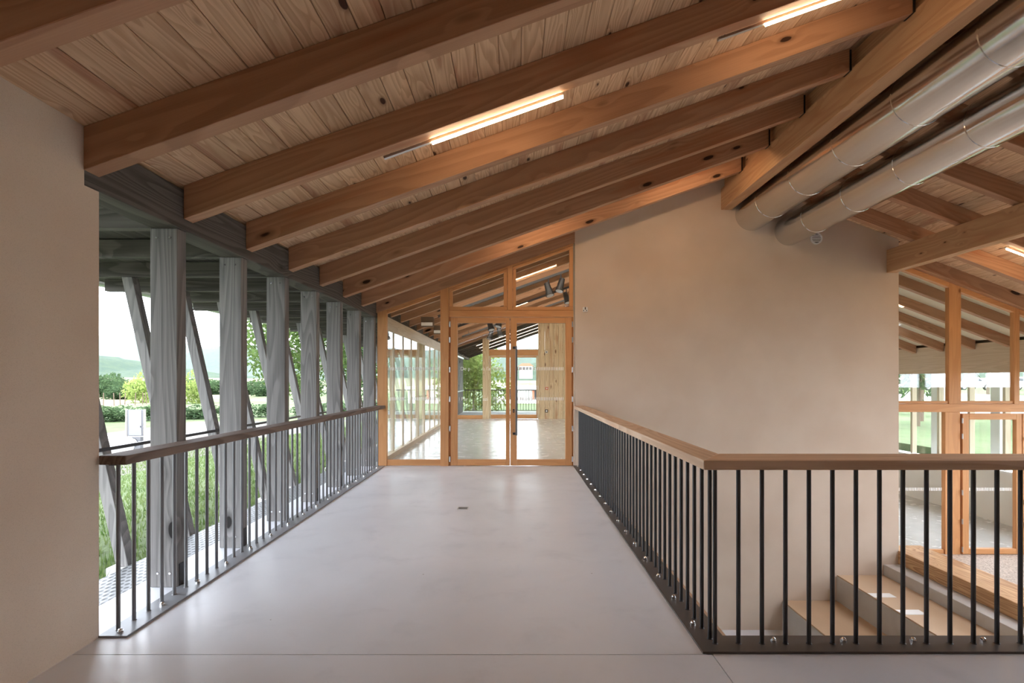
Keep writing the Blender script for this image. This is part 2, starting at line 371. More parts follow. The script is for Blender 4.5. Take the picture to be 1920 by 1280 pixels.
for i in range(-1, nrow):
    s = i*PW; x = XL+s*math.cos(AL); y = RY(-6)+RT/2
    for nb in pats[(i*7+3) % 6]:
        link('plank', pm[nb], None, ce, (x, y, zL(x)), (0, -AL, 0)); y += nb*BAY
nrow = int((10.5-XRIDGE)/math.cos(AR)/PW)+1
for i in range(nrow):
    s = i*PW; x = XRIDGE+.02+s*math.cos(AR); y = RY(0)-.63+RT/2
    for nb in [(4,4), (3,5), (5,3)][i % 3]:
        if SX0-.12 < x < SX1 and y < SY1-.3:
            y += nb*BAY
            if y > SY1+.9: link('plank', pm[3], None, ce, (x, y-3*BAY, zR(x)), (0, AR, 0))
            continue
        link('plank', pm[nb], None, ce, (x, y, zR(x)), (0, AR, 0)); y += nb*BAY

def rafter(name, x0, x1, zf, ang, y, mat, label, group, depth=RD, th=RT):
    L = (x1-x0)/math.cos(ang); d = depth*math.cos(ang)
    g = Geo()
    if zf(x1) > zf(x0):      # local x runs up the slope, vertical end cuts
        sh = math.tan(ang)*d
        g.prism([(0, 0), (L, 0), (L-sh, -d), (-sh, -d)], 'y', 0, th)
        o = link(name, mesh_of(name, g, .003), mat, None, (x0, y, zf(x0)-.001), (0, -ang, 0))
    else:
        sh = math.tan(ang)*d
        g.prism([(0, 0), (L, 0), (L+sh, -d), (sh, -d)], 'y', 0, th)
        o = link(name, mesh_of(name, g, .003), mat, None, (x0, y, zf(x0)-.001), (0, ang, 0))
    tag(o, label, 'rafter', group)
    return o
for k in range(-3, 8):
    th = RT if k < 7 else .07
    lab = ('varnished pine rafter directly above the glazed screen' if k == 7 else
           'nearest pine rafter cut off by the top corner of the picture' if k == -1 else
           'pine rafter overhead behind the viewer' if k < -1 else
           'pine roof rafter, %s counted from the plaster wall at the gallery' % ordinal(k))
    if k < -1: continue
    r = rafter('roof_rafter', XL, 3.48, zL, AL, RY(k), M['rafter'], lab, 'pine rafters over the landing', RD, th)
    part('steel_hanger', Geo().box(3.482, 3.498, RY(k)-.006, RY(k)+th+.006, zL(3.48)-RD-.02, zL(3.48)-.02), M['black'], r if False else None) if False else None
    h = Geo().box(3.478, 3.496, RY(k)-.008, RY(k)+th+.008, zL(3.48)-RD, zL(3.48)-.02)
    ho = part('steel_hanger', h, M['black']); ho.parent = r; ho.matrix_parent_inverse = Matrix.LocRotScale(r.location, r.rotation_euler, None).inverted()
yk = [2.29+BAY*k for k in range(1, 9)]
for i, y in enumerate(yk):
    lab = 'pine rafter on the duct side slope, %s from the beige gable wall' % ordinal(len(yk)-1-i)
    rafter('roof_rafter', 3.72, 10.5, zR, AR, y if y < 9.2 else 9.35, M['rafter'], lab, 'pine rafters over the lobby')
rafter('roof_rafter', 6.52, 10.5, zR, AR, 9.34, M['rafter'], 'pine rafter resting on top of the lobby glazing', 'pine rafters over the lobby', RD, .1)

gi = part('ridge_girder', Geo().box(3.5, 3.68, -2.9, 9.1, 4.334, 4.69), M['girder'], None, (3.5, 0, 4.334), .006)
tag(gi, 'large timber ridge girder running beside the ducts to the wall', 'beam')
rb = part('ridge_board', Geo().box(3.56, 3.66, -2.9, 9.1, 4.70, 4.90), M['girder'], None, (3.5, 0, 4.7)); tag(rb, 'timber ridge board between the two roof slopes', 'beam')
pu = part('purlin', Geo().box(6.30, 6.46, -2.9, 9.1, 3.27, 3.655), M['girder'], None, (6.3, 0, 3.27), .006)
tag(pu, 'timber purlin beam under the lobby rafters beyond the ducts', 'beam')

# ------------------------------------------------------------------ dark gallery outside
wp = part('gallery_beam', Geo().box(-2.54, XL-.002, 2.915, 28, 2.516, 2.80), M['grey_y'], None, (-2.54, 3, 2.516), .005)
tag(wp, 'long weathered grey beam carrying the rafter ends above the posts', 'beam')
PY = lambda k: 3.765+BAY*k
pg = Geo().box(-.095, .095, 0, .104, 0, 2.514); pmesh = mesh_of('timber_post', pg, .004); pmesh.materials.append(M['grey_z'])
bg_ = Geo()
for dx in (-.045, .045): bg_.cyl((dx, .004, 2.47), (dx, -.006, 2.47), .008, n=8)
for dx in (-.04, .045): bg_.cyl((dx, .004, .10), (dx, -.006, .10), .008, n=8)
for k in range(0, 7):
    po = link('timber_post', pmesh, None, None, (-2.455, PY(k), .001))
    tag(po, 'weathered grey timber post, %s counted from the plaster wall' % ordinal(k), 'post', 'gallery posts')
    for dx, z in ((-.045, 2.45), (.045, 2.45), (-.04, .10), (.045, .10)):
        link('bolt', bpy.data.meshes.get('bolt_head') or (lambda m: (m.materials.append(M['chrome']), m)[1])(mesh_of('bolt_head', Geo().cyl((0, .004, 0), (0, -.006, 0), .008, n=8))), None, po, (-2.455+dx, PY(k), z))
    part('foot_plate', Geo().box(-2.362, -2.354, PY(k)+.02, PY(k)+.085, .003, .16), M['darksteel'], po)
# raking struts, ties, eave
sa = Vector((-3.39, 0, -.16)); sb = Vector((-3.99, 0, 2.515))
for k in range(0, 18):
    y = PY(k)
    if k > 0:
        d = (sb-sa).normalized(); w = .052; px = Vector((d.z, 0, -d.x))*w
        a0, a1, b1, b0 = sa-px, sa+px, sb+px, sb-px
        t0 = lambda p, z: p + d*((z-p.z)/d.z)
        P4 = [t0(a0, -.16), t0(a1, -.16), t0(b1, 2.515), t0(b0, 2.515)]
        so = part('raking_strut', Geo().prism([(p.x, p.z) for p in P4], 'y', y, y+.10), M['grey_z'], None, (sa.x, y, sa.z), .003)
        tag(so, 'slanted grey timber strut outside the gallery, %s along the row' % (ordinal(k-1) if k < 16 else 'last but one' if k == 16 else 'last'), 'strut', 'raking gallery struts')
        part('footing', Geo().box(-3.5, -3.28, y-.04, y+.14, -.42, -.162), M['slab'], so)
        part('bolt', Geo().cyl((-3.61, y-.002, .85), (-3.61, y-.016, .85), .012, n=8), M['chrome'], so)
    to = part('eave_tie', Geo().box(-4.9, -2.545, y+.01, y+.09, 2.52, 2.672-.0), M['grey_x'], None, (-2.545, y, 2.52), .003)
    tag(to, 'horizontal grey tie under the eave, %s from the plaster wall' % (ordinal(k) if k < 16 else 'last but one' if k == 16 else 'very last'), 'tie beam', 'eave ties')
er = part('eave_roof', Geo().prism([(-2.4, 2.835), (-2.545, 2.80), (-2.545, 2.70), (-5.02, 2.655), (-5.02, 2.72), (-2.4, 2.90)], 'y', -1, 28.2), M['grey_y'])
tag(er, 'dark boarded roof overhang above the gallery', 'roof', kind='structure')
gg = Geo(); n = 10
for i in range(n):
    a0 = math.pi+math.pi*i/n; a1 = math.pi+math.pi*(i+1)/n
    q = lambda a, r: (-5.08+r*math.cos(a), 2.67+r*math.sin(a))
    gg.prism([q(a0, .07), q(a1, .07), q(a1, .064), q(a0, .064)], 'y', -1, 28.2)
gu = part('gutter', gg, M['alu'], None, (-5.08, 0, 2.6)); tag(gu, 'half round metal gutter along the eave edge', 'gutter')
sr = part('steel_tie_bar', Geo().box(-3.585, -3.555, 3.2, 28, .835, .865), M['darksteel'], None, (-3.57, 3, .84)); tag(sr, 'thin dark steel bar bolted along the slanted struts', 'bar')
gr = part('grating', Geo().box(-3.27, -2.675, 1, 28, -.16, -.12), M['grate'], None, (-3.3, 3, -.16)); tag(gr, 'punched metal grating strip outside the gallery posts', 'grating')

# ------------------------------------------------------------------ railings
def dome(r=.016, h=.02):
    g = Geo(); g.cyl((0,0,0), (0,0,h*.45), r, n=6)
    g.cyl((0,0,h*.45), (0,0,h*.85), r*.8, r*.7, n=10); g.cyl((0,0,h*.85), (0,0,h*1.1), r*.7, r*.3, n=10)
    m = mesh_of('bolt_dome', g); m.materials.append(M['chrome']); return m
nut = dome()
bal = {}
for nm, mt in (('l', M['steel']), ('r', M['darksteel'])):
    g = Geo().cyl((0,0,0), (0,0,.968), .0115, n=10); g.cyl((0,0,0), (0,0,.005), .017, .013, n=10)
    bal[nm] = mesh_of('baluster', g, smooth=True); bal[nm].materials.append(mt)
rl = empty('railing', (-2.26, 3.03, 0), 'steel railing with grey timber handrail in front of the gallery posts', 'railing')
part('base_plate', Geo().box(-2.345, -2.18, 3.025, YS-.06, .001, .013), M['plate'], rl, (-2.26, 3.03, 0), .002)
part('handrail', Geo().box(-2.335, -2.18, 3.02, YS-.04, .975, 1.027), M['rail_y'], rl, (-2.26, 3.03, .975), .004, label='weathered grey-brown timber handrail')
part('flat_bar', Geo().box(-2.30, -2.26, 3.05, YS-.05, .967, .975), M['darksteel'], rl, (-2.26, 3.03, .967))
y = 3.10; i = 0
while y < YS-.08:
    link('baluster', bal['l'], None, rl, (-2.283, y, .012))
    if i % 3 == 0: link('bolt', nut, None, rl, (-2.25, y-.045 if i else y-.03, .013))
    y += .128; i += 1
rr = empty('railing', (1.09, 2.93, 0), 'L-shaped dark steel railing with oak handrail around the stairwell', 'railing')
part('base_plate', Geo().prism([(1.0, 2.85), (4.3, 2.85), (4.3, 3.03), (1.175, 3.03), (1.175, 9.09), (1.0, 9.09)], 'z', .001, .013), M['plate2'], rr, (1.09, 2.93, 0))
hr = Geo().prism([(1.012, 2.868), (1.19, 3.13), (1.19, 9.095), (1.012, 9.095)], 'z', .972, 1.024)
part('handrail', hr, M['oak_y'], rr, (1.09, 2.93, .972), .003, label='pale oak handrail')
part('handrail', Geo().prism([(1.0125, 2.868), (4.3, 2.868), (4.3, 3.13), (1.1905, 3.13)], 'z', .972, 1.024), M['oak_x'], rr, (1.09, 2.93, .972), .003, label='brown oak handrail')
part('flat_bar', Geo().prism([(1.06, 2.93), (4.3, 2.93), (4.3, 2.98), (1.12, 2.98), (1.12, 9.09), (1.06, 9.09)], 'z', .962, .9715), M['darksteel'], rr, (1.09, 2.93, .96))
y = 2.995; i = 0
while y < 9.08:
    link('baluster', bal['r'], None, rr, (1.09, y, .012))
    if i % 3 == 1: link('bolt', nut, None, rr, (1.055, y+.05, .013))
    y += .128; i += 1
x = 1.098; i = 0
while x < 4.2:
    link('baluster', bal['r'], None, rr, (x, 2.94, .012))
    if i % 3 == 2: link('bolt', nut, None, rr, (x+.075, 2.965, .013))
    x += .1285; i += 1
fb = empty('floor_socket', (-.58, 6.09, 0), 'small metal floor box set into the concrete landing', 'floor box')
part('lid', Geo().box(-.63, -.53, 6.04, 6.14, .0005, .003), M['grey'], fb, (-.58, 6.09, 0)); part('rim', Geo().box(-.64, -.52, 6.03, 6.04, .0005, .005).box(-.64, -.52, 6.14, 6.15, .0005, .005).box(-.64, -.63, 6.04, 6.14, .0005, .005).box(-.53, -.52, 6.04, 6.14, .0005, .005), M['slab'], fb, (-.58, 6.09, 0))

# ------------------------------------------------------------------ joinery helpers
def bar(name, x0, x1, z0, z1, y0, y1, parent, up=None, mats=('larch_z', 'larch_x'), bev=.003):
    up = (z1-z0 > x1-x0) if up is None else up
    return part(name, Geo().box(x0, x1, y0, y1, z0, z1), M[mats[0] if up else mats[1]], parent, ((x0+x1)/2, y0, z0), bev)
def slant(name, x0, x1, zlow, zhigh, y0, y1, parent, mats=('larch_z', 'larch_x')):
    # bar between two sloping lines zlow(x), zhigh(x)
    return part(name, Geo().prism([(x0, zlow(x0)), (x1, zlow(x1)), (x1, zhigh(x1)), (x0, zhigh(x0))], 'y', y0, y1), M[mats[1]], parent, (x0, y0, zlow(x0)), .003)
def upright(name, x0, x1, z0, zt, y0, y1, parent, mats=('larch_z', 'larch_x')):
    return part(name, Geo().prism([(x0, z0), (x1, z0), (x1, zt(x1)), (x0, zt(x0))], 'y', y0, y1), M[mats[0]], parent, (x0, y0, z0), .003)
def pane(x0, x1, z0, zt, y, parent):
    zt2 = zt if callable(zt) else (lambda q: zt)
    return part('pane', Geo().prism([(x0, z0), (x1, z0), (x1, zt2(x1)), (x0, zt2(x0))], 'y', y, y+.02), M['glass'], parent, (x0, y, z0))
def dashes(x0, x1, z, y, parent, skip=()):
    g = Geo(); x = x0
    while x < x1-.014:
        if not any(a < x < b for a, b in skip): g.box(x, x+.013, y-.002, y-.0005, z-.027, z+.027)
        x += .0285
    o = part('safety_marking', g, M['mark'], parent, (x0, y, z)); o['kind'] = 'stuff'; return o
def lettering(txt, x, z, y, size, parent):
    cu = bpy.data.curves.new('lettering', 'FONT'); cu.body = txt; cu.size = size; cu.extrude = .0006
    tmp = bpy.data.objects.new('tmp', cu); COL.objects.link(tmp)
    me = bpy.data.meshes.new_from_object(tmp.evaluated_get(bpy.context.evaluated_depsgraph_get()))
    bpy.data.objects.remove(tmp)
    o = link('lettering', me, M['mark'], parent, (x, y-.0015, z), (math.pi/2, 0, 0))
    me.materials.clear(); me.materials.append(M['mark']); return o

# ------------------------------------------------------------------ glazed screen with double doors
Pm = 110.3
PX = lambda x: (x-VX)/Pm
PZ = lambda y: H+(VY-y)/Pm
rb_ = lambda x: zL(x)-RD                      # underside of the top rafter
y0, y1 = YS-.02, YS+.07
fr = tag(link('trim_1', None, None, None, (-2.3, YS, 0)), 'orange-brown larch frame of the glazed screen', 'frame', kind='structure')
upright('frame_post', PX(708), PX(725.5), 0, rb_, y0, y1, fr)
upright('frame_post', PX(826), PX(841.5), 0, rb_, y0-.01, y1, fr)
bar('transom', PX(842), PX(1075), PZ(594), PZ(582), y0, y1, fr)
upright('frame_post', PX(841.7), PX(845), 0, lambda x: PZ(594), y0+.03, y1, fr)
upright('frame_post', PX(1072), PX(1075.5), 0, lambda x: PZ(594), y0+.03, y1, fr)
upright('mullion', PX(952), PX(961), PZ(581.8), rb_, y0-.01, y1, fr)
slant('top_rail', PX(725.6), PX(826), lambda x: rb_(x)-.035, rb_, y0, y1, fr)
slant('top_rail', PX(842), PX(952), lambda x: rb_(x)-.035, rb_, y0, y1, fr)
slant('top_rail', PX(961.2), PX(1075), lambda x: rb_(x)-.035, rb_, y0, y1, fr)
w1 = tag(link('window_1', None, None, None, (-1.7, YS, 0)), 'tall fixed window beside the double doors with slanted top', 'window', kind='structure')
bar('bottom_rail', PX(725.7), PX(825.8), 0.005, PZ(861.5), y0+.01, y1-.02, w1)
slant('sash_rail', PX(725.7), PX(825.8), lambda x: rb_(x)-.075, lambda x: rb_(x)-.037, y0+.01, y1-.02, w1)
pane(PX(724), PX(827), PZ(863), lambda x: rb_(x)-.06, YS+.02, w1)
dashes(PX(727), PX(824), PZ(691), YS+.018, w1); dashes(PX(731), PX(824), PZ(747.5), YS+.018, w1, [(PX(757), PX(769))])
for nm, xa, xb, lab in (('window_2', 842.5, 951.5, 'small slanted window above the hinged half of the doors'), ('window_3', 961.5, 1074.5, 'larger slanted window above the door with the pull handle')):
    w = tag(link(nm, None, None, None, (PX(xa), YS, PZ(582))), lab, 'window', kind='structure')
    pz = PZ(581.6)
    bar('bottom_rail', PX(xa), PX(xb), pz, PZ(575), y0+.01, y1-.02, w)
    slant('sash_rail', PX(xa), PX(xb), lambda x: rb_(x)-.085, lambda x: rb_(x)-.037, y0+.01, y1-.02, w)
    upright('stile', PX(xa), PX(xa+6), PZ(574.8), lambda x: rb_(x)-.087, y0+.01, y1-.02, w)
    upright('stile', PX(xb-7), PX(xb), PZ(574.8), lambda x: rb_(x)-.087, y0+.01, y1-.02, w)
    pane(PX(xa+4), PX(xb-5), PZ(577), lambda x: rb_(x)-.07, YS+.02, w)
hing = mesh_of('hinge_mesh', Geo().cyl((0,0,-.045), (0,0,.045), .011, n=10).box(-.004, .004, -.004, .02, -.045, .045)); hing.materials.append(M['alu'])
for nm, xa, xb, ga, gb, lab, hx in (('door_1', 845.5, 955.8, 858, 948.5, 'glazed larch door leaf with white lettering', 843.8), ('door_2', 957, 1072, 969, 1060, 'glazed larch door leaf with long steel pull handle', 1073)):
    d = tag(link(nm, None, None, None, (PX(xa), YS, 0)), lab, 'door', kind='structure')
    ya, yb = y0-.005, y0+.055
    bar('stile', PX(xa), PX(ga), .008, PZ(595.3), ya, yb, d); bar('stile', PX(gb), PX(xb), .008, PZ(595.3), ya, yb, d)
    bar('top_rail', PX(ga)+.001, PX(gb)-.001, PZ(605.5), PZ(595.3), ya, yb, d, False); bar('bottom_rail', PX(ga)+.001, PX(gb)-.001, .008, PZ(861), ya, yb, d, False)
    pane(PX(ga-2), PX(gb+2), PZ(862.5), PZ(604), YS+.01, d)
    for py in (608, 637, 693, 748, 803, 860): link('hinge', hing, None, d, (PX(hx), y0-.012, PZ(py)))
    if nm == 'door_1':
        lettering('De p', PX(863), PZ(694), YS+.0095, .085, d); lettering("\u00e0 l'a", PX(905), PZ(694), YS+.0095, .085, d)
        lettering('l Par', PX(860), PZ(751), YS+.0095, .085, d); lettering('azi', PX(905), PZ(751), YS+.0095, .085, d)
        dashes(PX(924), PX(947), PZ(691), YS+.0095, d); dashes(PX(924), PX(947), PZ(747.5), YS+.0095, d)
    else:
        dashes(PX(970), PX(1059), PZ(691), YS+.0095, d); dashes(PX(970), PX(1059), PZ(747.5), YS+.0095, d)
        hd = part('pull_handle', Geo().box(PX(966.5), PX(970), ya-.075, ya-.045, PZ(815), PZ(649)), M['grey'], d, (PX(968), ya, PZ(815)), .003)
        for py in (652, 812): part('handle_bracket', Geo().box(PX(961.5), PX(967), ya-.07, ya, PZ(py+2), PZ(py-2)), M['darksteel'], hd)
        lk = part('lock_plate', Geo().box(PX(961.5), PX(964.5), ya-.012, ya, PZ(773), PZ(766.5)), M['darksteel'], d, (PX(963), ya, PZ(770)), .003)
        part('cylinder', Geo().cyl((PX(963), ya-.018, PZ(770)), (PX(963), ya-.012, PZ(770)), .011, n=12), M['chrome'], lk)

# ------------------------------------------------------------------ ducts
def ductrun(xc, zc, r, s0, label):
    e = empty('ventilation_duct', (xc, 9.1, zc), label, 'duct')
    y = 9.1; seams = [s0-k for k in range(0, 11)]
    for s in seams:
        g = Geo().cyl((xc, y, zc), (xc, s, zc), r, n=48, cap=False); part('duct_segment', g, M['duct'], e, (xc, y, zc), smooth=True)
        g = Geo()
        prof = [(-.012, r), (-.006, r+.005), (.006, r+.005), (.012, r)]
        for (a, ra), (b, rb2) in zip(prof, prof[1:]): g.cyl((xc, s+a, zc), (xc, s+b, zc), ra, rb2, n=48, cap=False)
        part('seam', g, M['duct'], e, (xc, s, zc), smooth=True); y = s
ductrun(4.02, H+2.81, .28, 8.35, 'upper galvanised steel duct hugging the ridge girder')
ductrun(4.65, H+2.525, .245, 8.27, 'lower galvanised steel duct further from the girder')

vg = empty('wall_vent', (5.11, 9.1, 3.85), 'round white louvred vent on the gable wall under the ducts', 'vent')
part('rim', Geo().ring((5.11, 9.099, 3.85), (0,-1,0), .078, .1, .02), M['white'], vg); part('backing', Geo().cyl((5.11, 9.099, 3.85), (5.11, 9.094, 3.85), .08, n=28), M['darksteel'], vg)
for j in range(5):
    zz = 3.85-.052+j*.026; hw = math.sqrt(.076**2-(zz-3.85)**2); part('slat', Geo().box(5.11-hw, 5.11+hw, 9.082, 9.092, zz-.008, zz+.008), M['white'], vg)
se = empty('wall_sensor', (1.2, 9.1, 2.65), 'tiny white twin sensor on the plaster beside the doors', 'sensor')
part('housing', Geo().box(1.16, 1.245, 9.075, 9.099, 2.61, 2.69), M['white'], se, bevel=.006); part('slot', Geo().box(1.193, 1.21, 9.07, 9.0745, 2.645, 2.688), M['darksteel'], se)
for dx in (1.172, 1.222): part('lens', Geo().box(dx-.006, dx+.006, 9.07, 9.0745, 2.62, 2.64), M['black'], se)

# ------------------------------------------------------------------ linear lamps
def lamp(xa, xb, xc, y, up, label, rev=False, zf=None, mt='led'):
    zf = zf or (lambda x: zL(x)-RD)
    e = empty('linear_lamp', (xa, y, zf(xa)+up), label, 'lamp', 'linear lamps')
    p = lambda x: Vector((x, y, zf(x)+up))
    part('rail', Geo().strip(p(xa), p(xc), .03, .018), M['alu'], e)
    part('light_tube', Geo().strip(p(xb)-Vector((0,0,.016)), p(xc)-Vector((0,0,.016)), .024, .014), M[mt], e)
    g = Geo()
    for x in (xa+.05, xc-.05): g.cyl(p(x), (x, y, zf(x)+RD-.005), .004, n=6)
    part('suspension', g, M['alu'], e)
yl = RY(1)+RT+.04
lamp(-.957, -.604, .36, yl, 0, 'glowing linear lamp under the ceiling, nearest the gallery')
lamp(1.50, 1.85, 2.85, yl, 0, 'glowing linear lamp near the ridge girder at the top edge')
yl = RY(5)+RT+.05
lamp(-.5, -.15, .85, yl, .06, 'linear lamp hidden between the far rafters, lower on the slope')
lamp(1.6, 2.0, 3.0, yl, .06, 'linear lamp hidden between the far rafters, close to the ridge')
for i, k in enumerate((1, 3, 5, 7, 9)):  # unseen fill lamps, added to brighten the far hall
    lamp(-1.6, -1.58, 2.8, 9.92+BAY*k+.15, .06, 'added fill lamp hidden between the far hall rafters, %s behind the doors' % ordinal(i), mt='led_fill')
zr2 = lambda x: zR(x)-RD
lamp(7.1, 7.12, 8.1, 7.77, 0, 'linear lamp on the lobby ceiling beyond the purlin', zf=zr2)

# ------------------------------------------------------------------ stairwell tiers
def tier(x0, x1, z0, z1, lab, ply=True):
    e = empty('seating_tier', (x0, 6, z0), lab, 'step', 'concrete seating tiers')
    part('riser', Geo().box(x0, x1, 1.2, 9.095, z0, z1-(.02 if ply else 0)), M['slab'], e, (x0, 6, z0), .004)
    if ply: part('tread', Geo().box(x0+.012, x1-.002, 1.2, 9.095, z1-.0195, z1), M['ply'], e, (x0, 6, z1))
    return e
tier(4.53, 5.449, -3.0, -2.27, 'lowest concrete seating tier with plywood tread in the stairwell')
tb = tier(5.451, 6.249, -3.0, -1.84, 'middle concrete seating tier with plywood tread and two painted sun patches')
for ya in (7.55, 8.15): part('painted_sun_patch', Geo().box(5.46, 5.80, ya, ya+.16, -1.839, -1.836), M['white'], tb)  # thin white slabs stand in for patches of sunlight on the tread
tier(6.251, 7.118, -3.0, -1.66, 'top concrete tier carrying the timber bench', False)
be = part('timber_bench', Geo().box(6.5, 7.1, 1.2, 9.4, -1.655, -1.43), M['bench'], None, (6.5, 6, -1.655), .006); tag(be, 'solid timber bench step along the lobby edge', 'bench')

# ------------------------------------------------------------------ lobby glazing
YG = 9.46; Pg = FPX/YG
GX = lambda x: (x-VX)/Pg
GZ = lambda y: H+(VY-y)/Pg
ya, yb = YG-.03, YG+.06
rt_ = lambda x: zR(x)-RD
fr2 = tag(link('trim_2', None, None, None, (6.5, YG, -1.6)), 'honey coloured larch frame of the lobby glazing', 'frame', kind='structure')
bar('transom', 6.46, 10.38, GZ(772), GZ(757), ya, yb, fr2)
for xa, xb in ((1777, 1799.5), (1899, 1909)): upright('mullion', GX(xa), GX(xb), GZ(756.8), rt_, ya, yb, fr2)
upright('mullion', GX(1770), GX(1798), -1.6, lambda x: GZ(772.2), ya, yb, fr2)
upright('frame_post', 6.4, 6.5, -1.6, lambda x: GZ(772.2), ya, yb, fr2)
upright('frame_post', 6.4, 6.5, GZ(756.8), rt_, ya, yb, fr2)
upright('frame_post', GX(2024), GX(2040), -1.6, lambda x: GZ(772.2), ya, yb, fr2)
upright('frame_post', 10.2, 10.38, -1.6, lambda x: GZ(772.2), ya, yb, fr2)
for xa, xb in ((6.5, GX(1777)), (GX(1799.6), GX(1899)), (GX(1909.2), 10.38)): slant('top_rail', xa, xb, lambda x: rt_(x)-.09, rt_, ya, yb, fr2)
for i, (xa, xb, lab) in enumerate(((6.5, GX(1777), 'upper lobby window touching the beige gable wall'), (GX(1799.6), GX(1899), 'upper lobby window right above the lobby door'), (GX(1909.2), 10.2, 'last upper lobby window at the picture edge'))):
    w = tag(link('window_%d' % (4+i), None, None, None, (xa, YG, GZ(757))), lab, 'window', kind='structure')
    pane(xa-.01, xb+.01, GZ(753), lambda x: rt_(x)-.07, YG+.01, w); bar('bottom_rail', xa+.002, xb-.002, GZ(756.6), GZ(751.5), ya+.02, yb-.01, w)
w = tag(link('window_7', None, None, None, (6.5, YG, -1.6)), 'lower fixed lobby window between the gable wall and the lobby door', 'window', kind='structure')
pane(6.49, GX(1771), -1.55, GZ(773), YG+.01, w); bar('bottom_rail', 6.502, GX(1769.8), -1.595, GZ(1030), ya+.02, yb-.01, w); dashes(6.52, GX(1768), GZ(917), YG+.0095, w)
for i, (xa, xb, s, lab) in enumerate(((1800.5, 1911, -1, 'glazed lobby door leaf hinged at the mullion'), (1912.5, 2023, 1, 'second lobby door leaf cut by the picture edge'))):
    d = tag(link('door_%d' % (3+i), None, None, None, (GX(xa), YG, -1.6)), lab, 'door', kind='structure')
    bar('stile', GX(xa), GX(xa+12), -1.59, GZ(775), ya-.02, yb-.03, d); bar('stile', GX(xb-10), GX(xb), -1.59, GZ(775), ya-.02, yb-.03, d)
    bar('top_rail', GX(xa+12.2), GX(xb-10.2), GZ(786), GZ(775), ya-.02, yb-.03, d, False); bar('bottom_rail', GX(xa+12.2), GX(xb-10.2), -1.59, GZ(1027), ya-.02, yb-.03, d, False)
    pane(GX(xa+11), GX(xb-9), GZ(1029), GZ(785), YG+.005, d); dashes(GX(xa+14), GX(xb-12), GZ(917), YG+.0045, d)
    if i == 0:
        for py in (788, 817, 922, 976, 1028): link('hinge', hing, None, d, (GX(1799.4), ya-.03, GZ(py)))
    else:
        part('door_handle', Geo().cyl((GX(1918), ya-.06, GZ(822)), (GX(1918), ya-.02, GZ(822)), .028, n=12), M['grey'], d)
        for py in (940, 983): part('lock_plate', Geo().box(GX(1914.5), GX(1919.5), ya-.03, ya-.02, GZ(py+4), GZ(py-4)), M['grey'], d)
# lower hall behind the lobby glazing
cp = part('ceiling_lower_hall', Geo().prism([(6.46, zR(6.46)-.03), (10.355, zR(10.355)-.03), (10.355, zR(10.355)), (6.46, zR(6.46))], 'y', 9.46, 20.2), M['cream']); tag(cp, 'cream slatted ceiling of the lower hall', 'ceiling', kind='structure')
for k in range(12):
    rafter('hall_rafter', 6.56, 10.34, lambda x: zR(x)-.03, AR, 10.28+BAY*k, M['rafter'], 'pine rafter seen through the lobby glazing, %s from the glass' % ordinal(k), 'lower hall rafters', .2)
ep = part('eave_plate', Geo().box(10.36, 10.5, -2.9, 20.15, 1.62, 2.28), M['pale_y'], None, (10.4, 9, 1.62)); tag(ep, 'timber eave plate above the low windows of the lower hall', 'beam')
for k in range(0, 27):
    y = -2.8+BAY*k; lab = ('timber window post of the lower hall, %s behind the lobby glass' % ordinal(k-14)) if k > 13 else ('timber lobby window post under the eave plate, %s from the back' % ordinal(k))
    if 9.2 < y < 9.6: continue
    po = part('eave_post', Geo().box(10.38, 10.5, y, y+.07, -.455, 1.617), M['pale_z'], None, (10.4, y, -.45), .003); tag(po, lab, 'post', 'eave window posts')
for i, y in enumerate((10.6, 12.4, 14.2, 16.0)):
    c = part('outdoor_column', Geo().box(11.2, 11.45, y, y+.25, -1.0, 2.095), M['bgrey'], None, (11.8, y, -1), .01); tag(c, 'pale grey square column outside the eave windows, %s from the lobby' % ordinal(i), 'column', 'outdoor columns')
eo = part('eave_overhang', Geo().box(10.52, 11.5, 9.5, 28, 2.1, 2.2), M['render']); tag(eo, 'white soffit over the columns outside', 'roof', kind='structure')

# ------------------------------------------------------------------ far hall behind the doors
cp = part('ceiling_far_hall', Geo().prism([(XL, zL(XL)-.03), (3.5, zL(3.5)-.03), (3.5, zL(3.5)), (XL, zL(XL))], 'y', 9.42, YE), M['cream']); tag(cp, 'cream slatted acoustic ceiling of the far hall', 'ceiling', kind='structure')
for k in range(12):
    rafter('hall_rafter', XL+.06, 3.48, lambda x: zL(x)-.03, AL, 9.92+BAY*k if k < 11 else 20.05, M['rafter'], 'pine rafter of the far hall, %s behind the doors' % ordinal(k), 'far hall rafters', .2, .09)
hb = part('hall_beam', Geo().box(XL+.0, XL+.055, YS+.09, YE, 2.36, 2.60), M['pale_y'], None, (XL, 10, 2.36)); tag(hb, 'pale timber head beam above the side glazing of the far hall', 'beam')
sg = tag(link('window_8', None, None, None, (XL, 10, 0)), 'long row of side windows with pale mullions in the far hall', 'window', kind='structure')
part('sill', Geo().box(XL-.01, XL+.09, YS+.09, YE-.02, .001, .10), M['pale_y'], sg)
for k in range(12):
    y = 10.25+BAY*k
    part('mullion', Geo().box(XL-.02, XL+.05, y, y+.05, .102, 2.358), M['pale_z'], sg, (XL, y, .1), .003)
    part('pane', Geo().box(XL+.02, XL+.035, (y-BAY+.051) if k else YS+.09, y-.001, .102, 2.358), M['glass'], sg, (XL, y, .1))
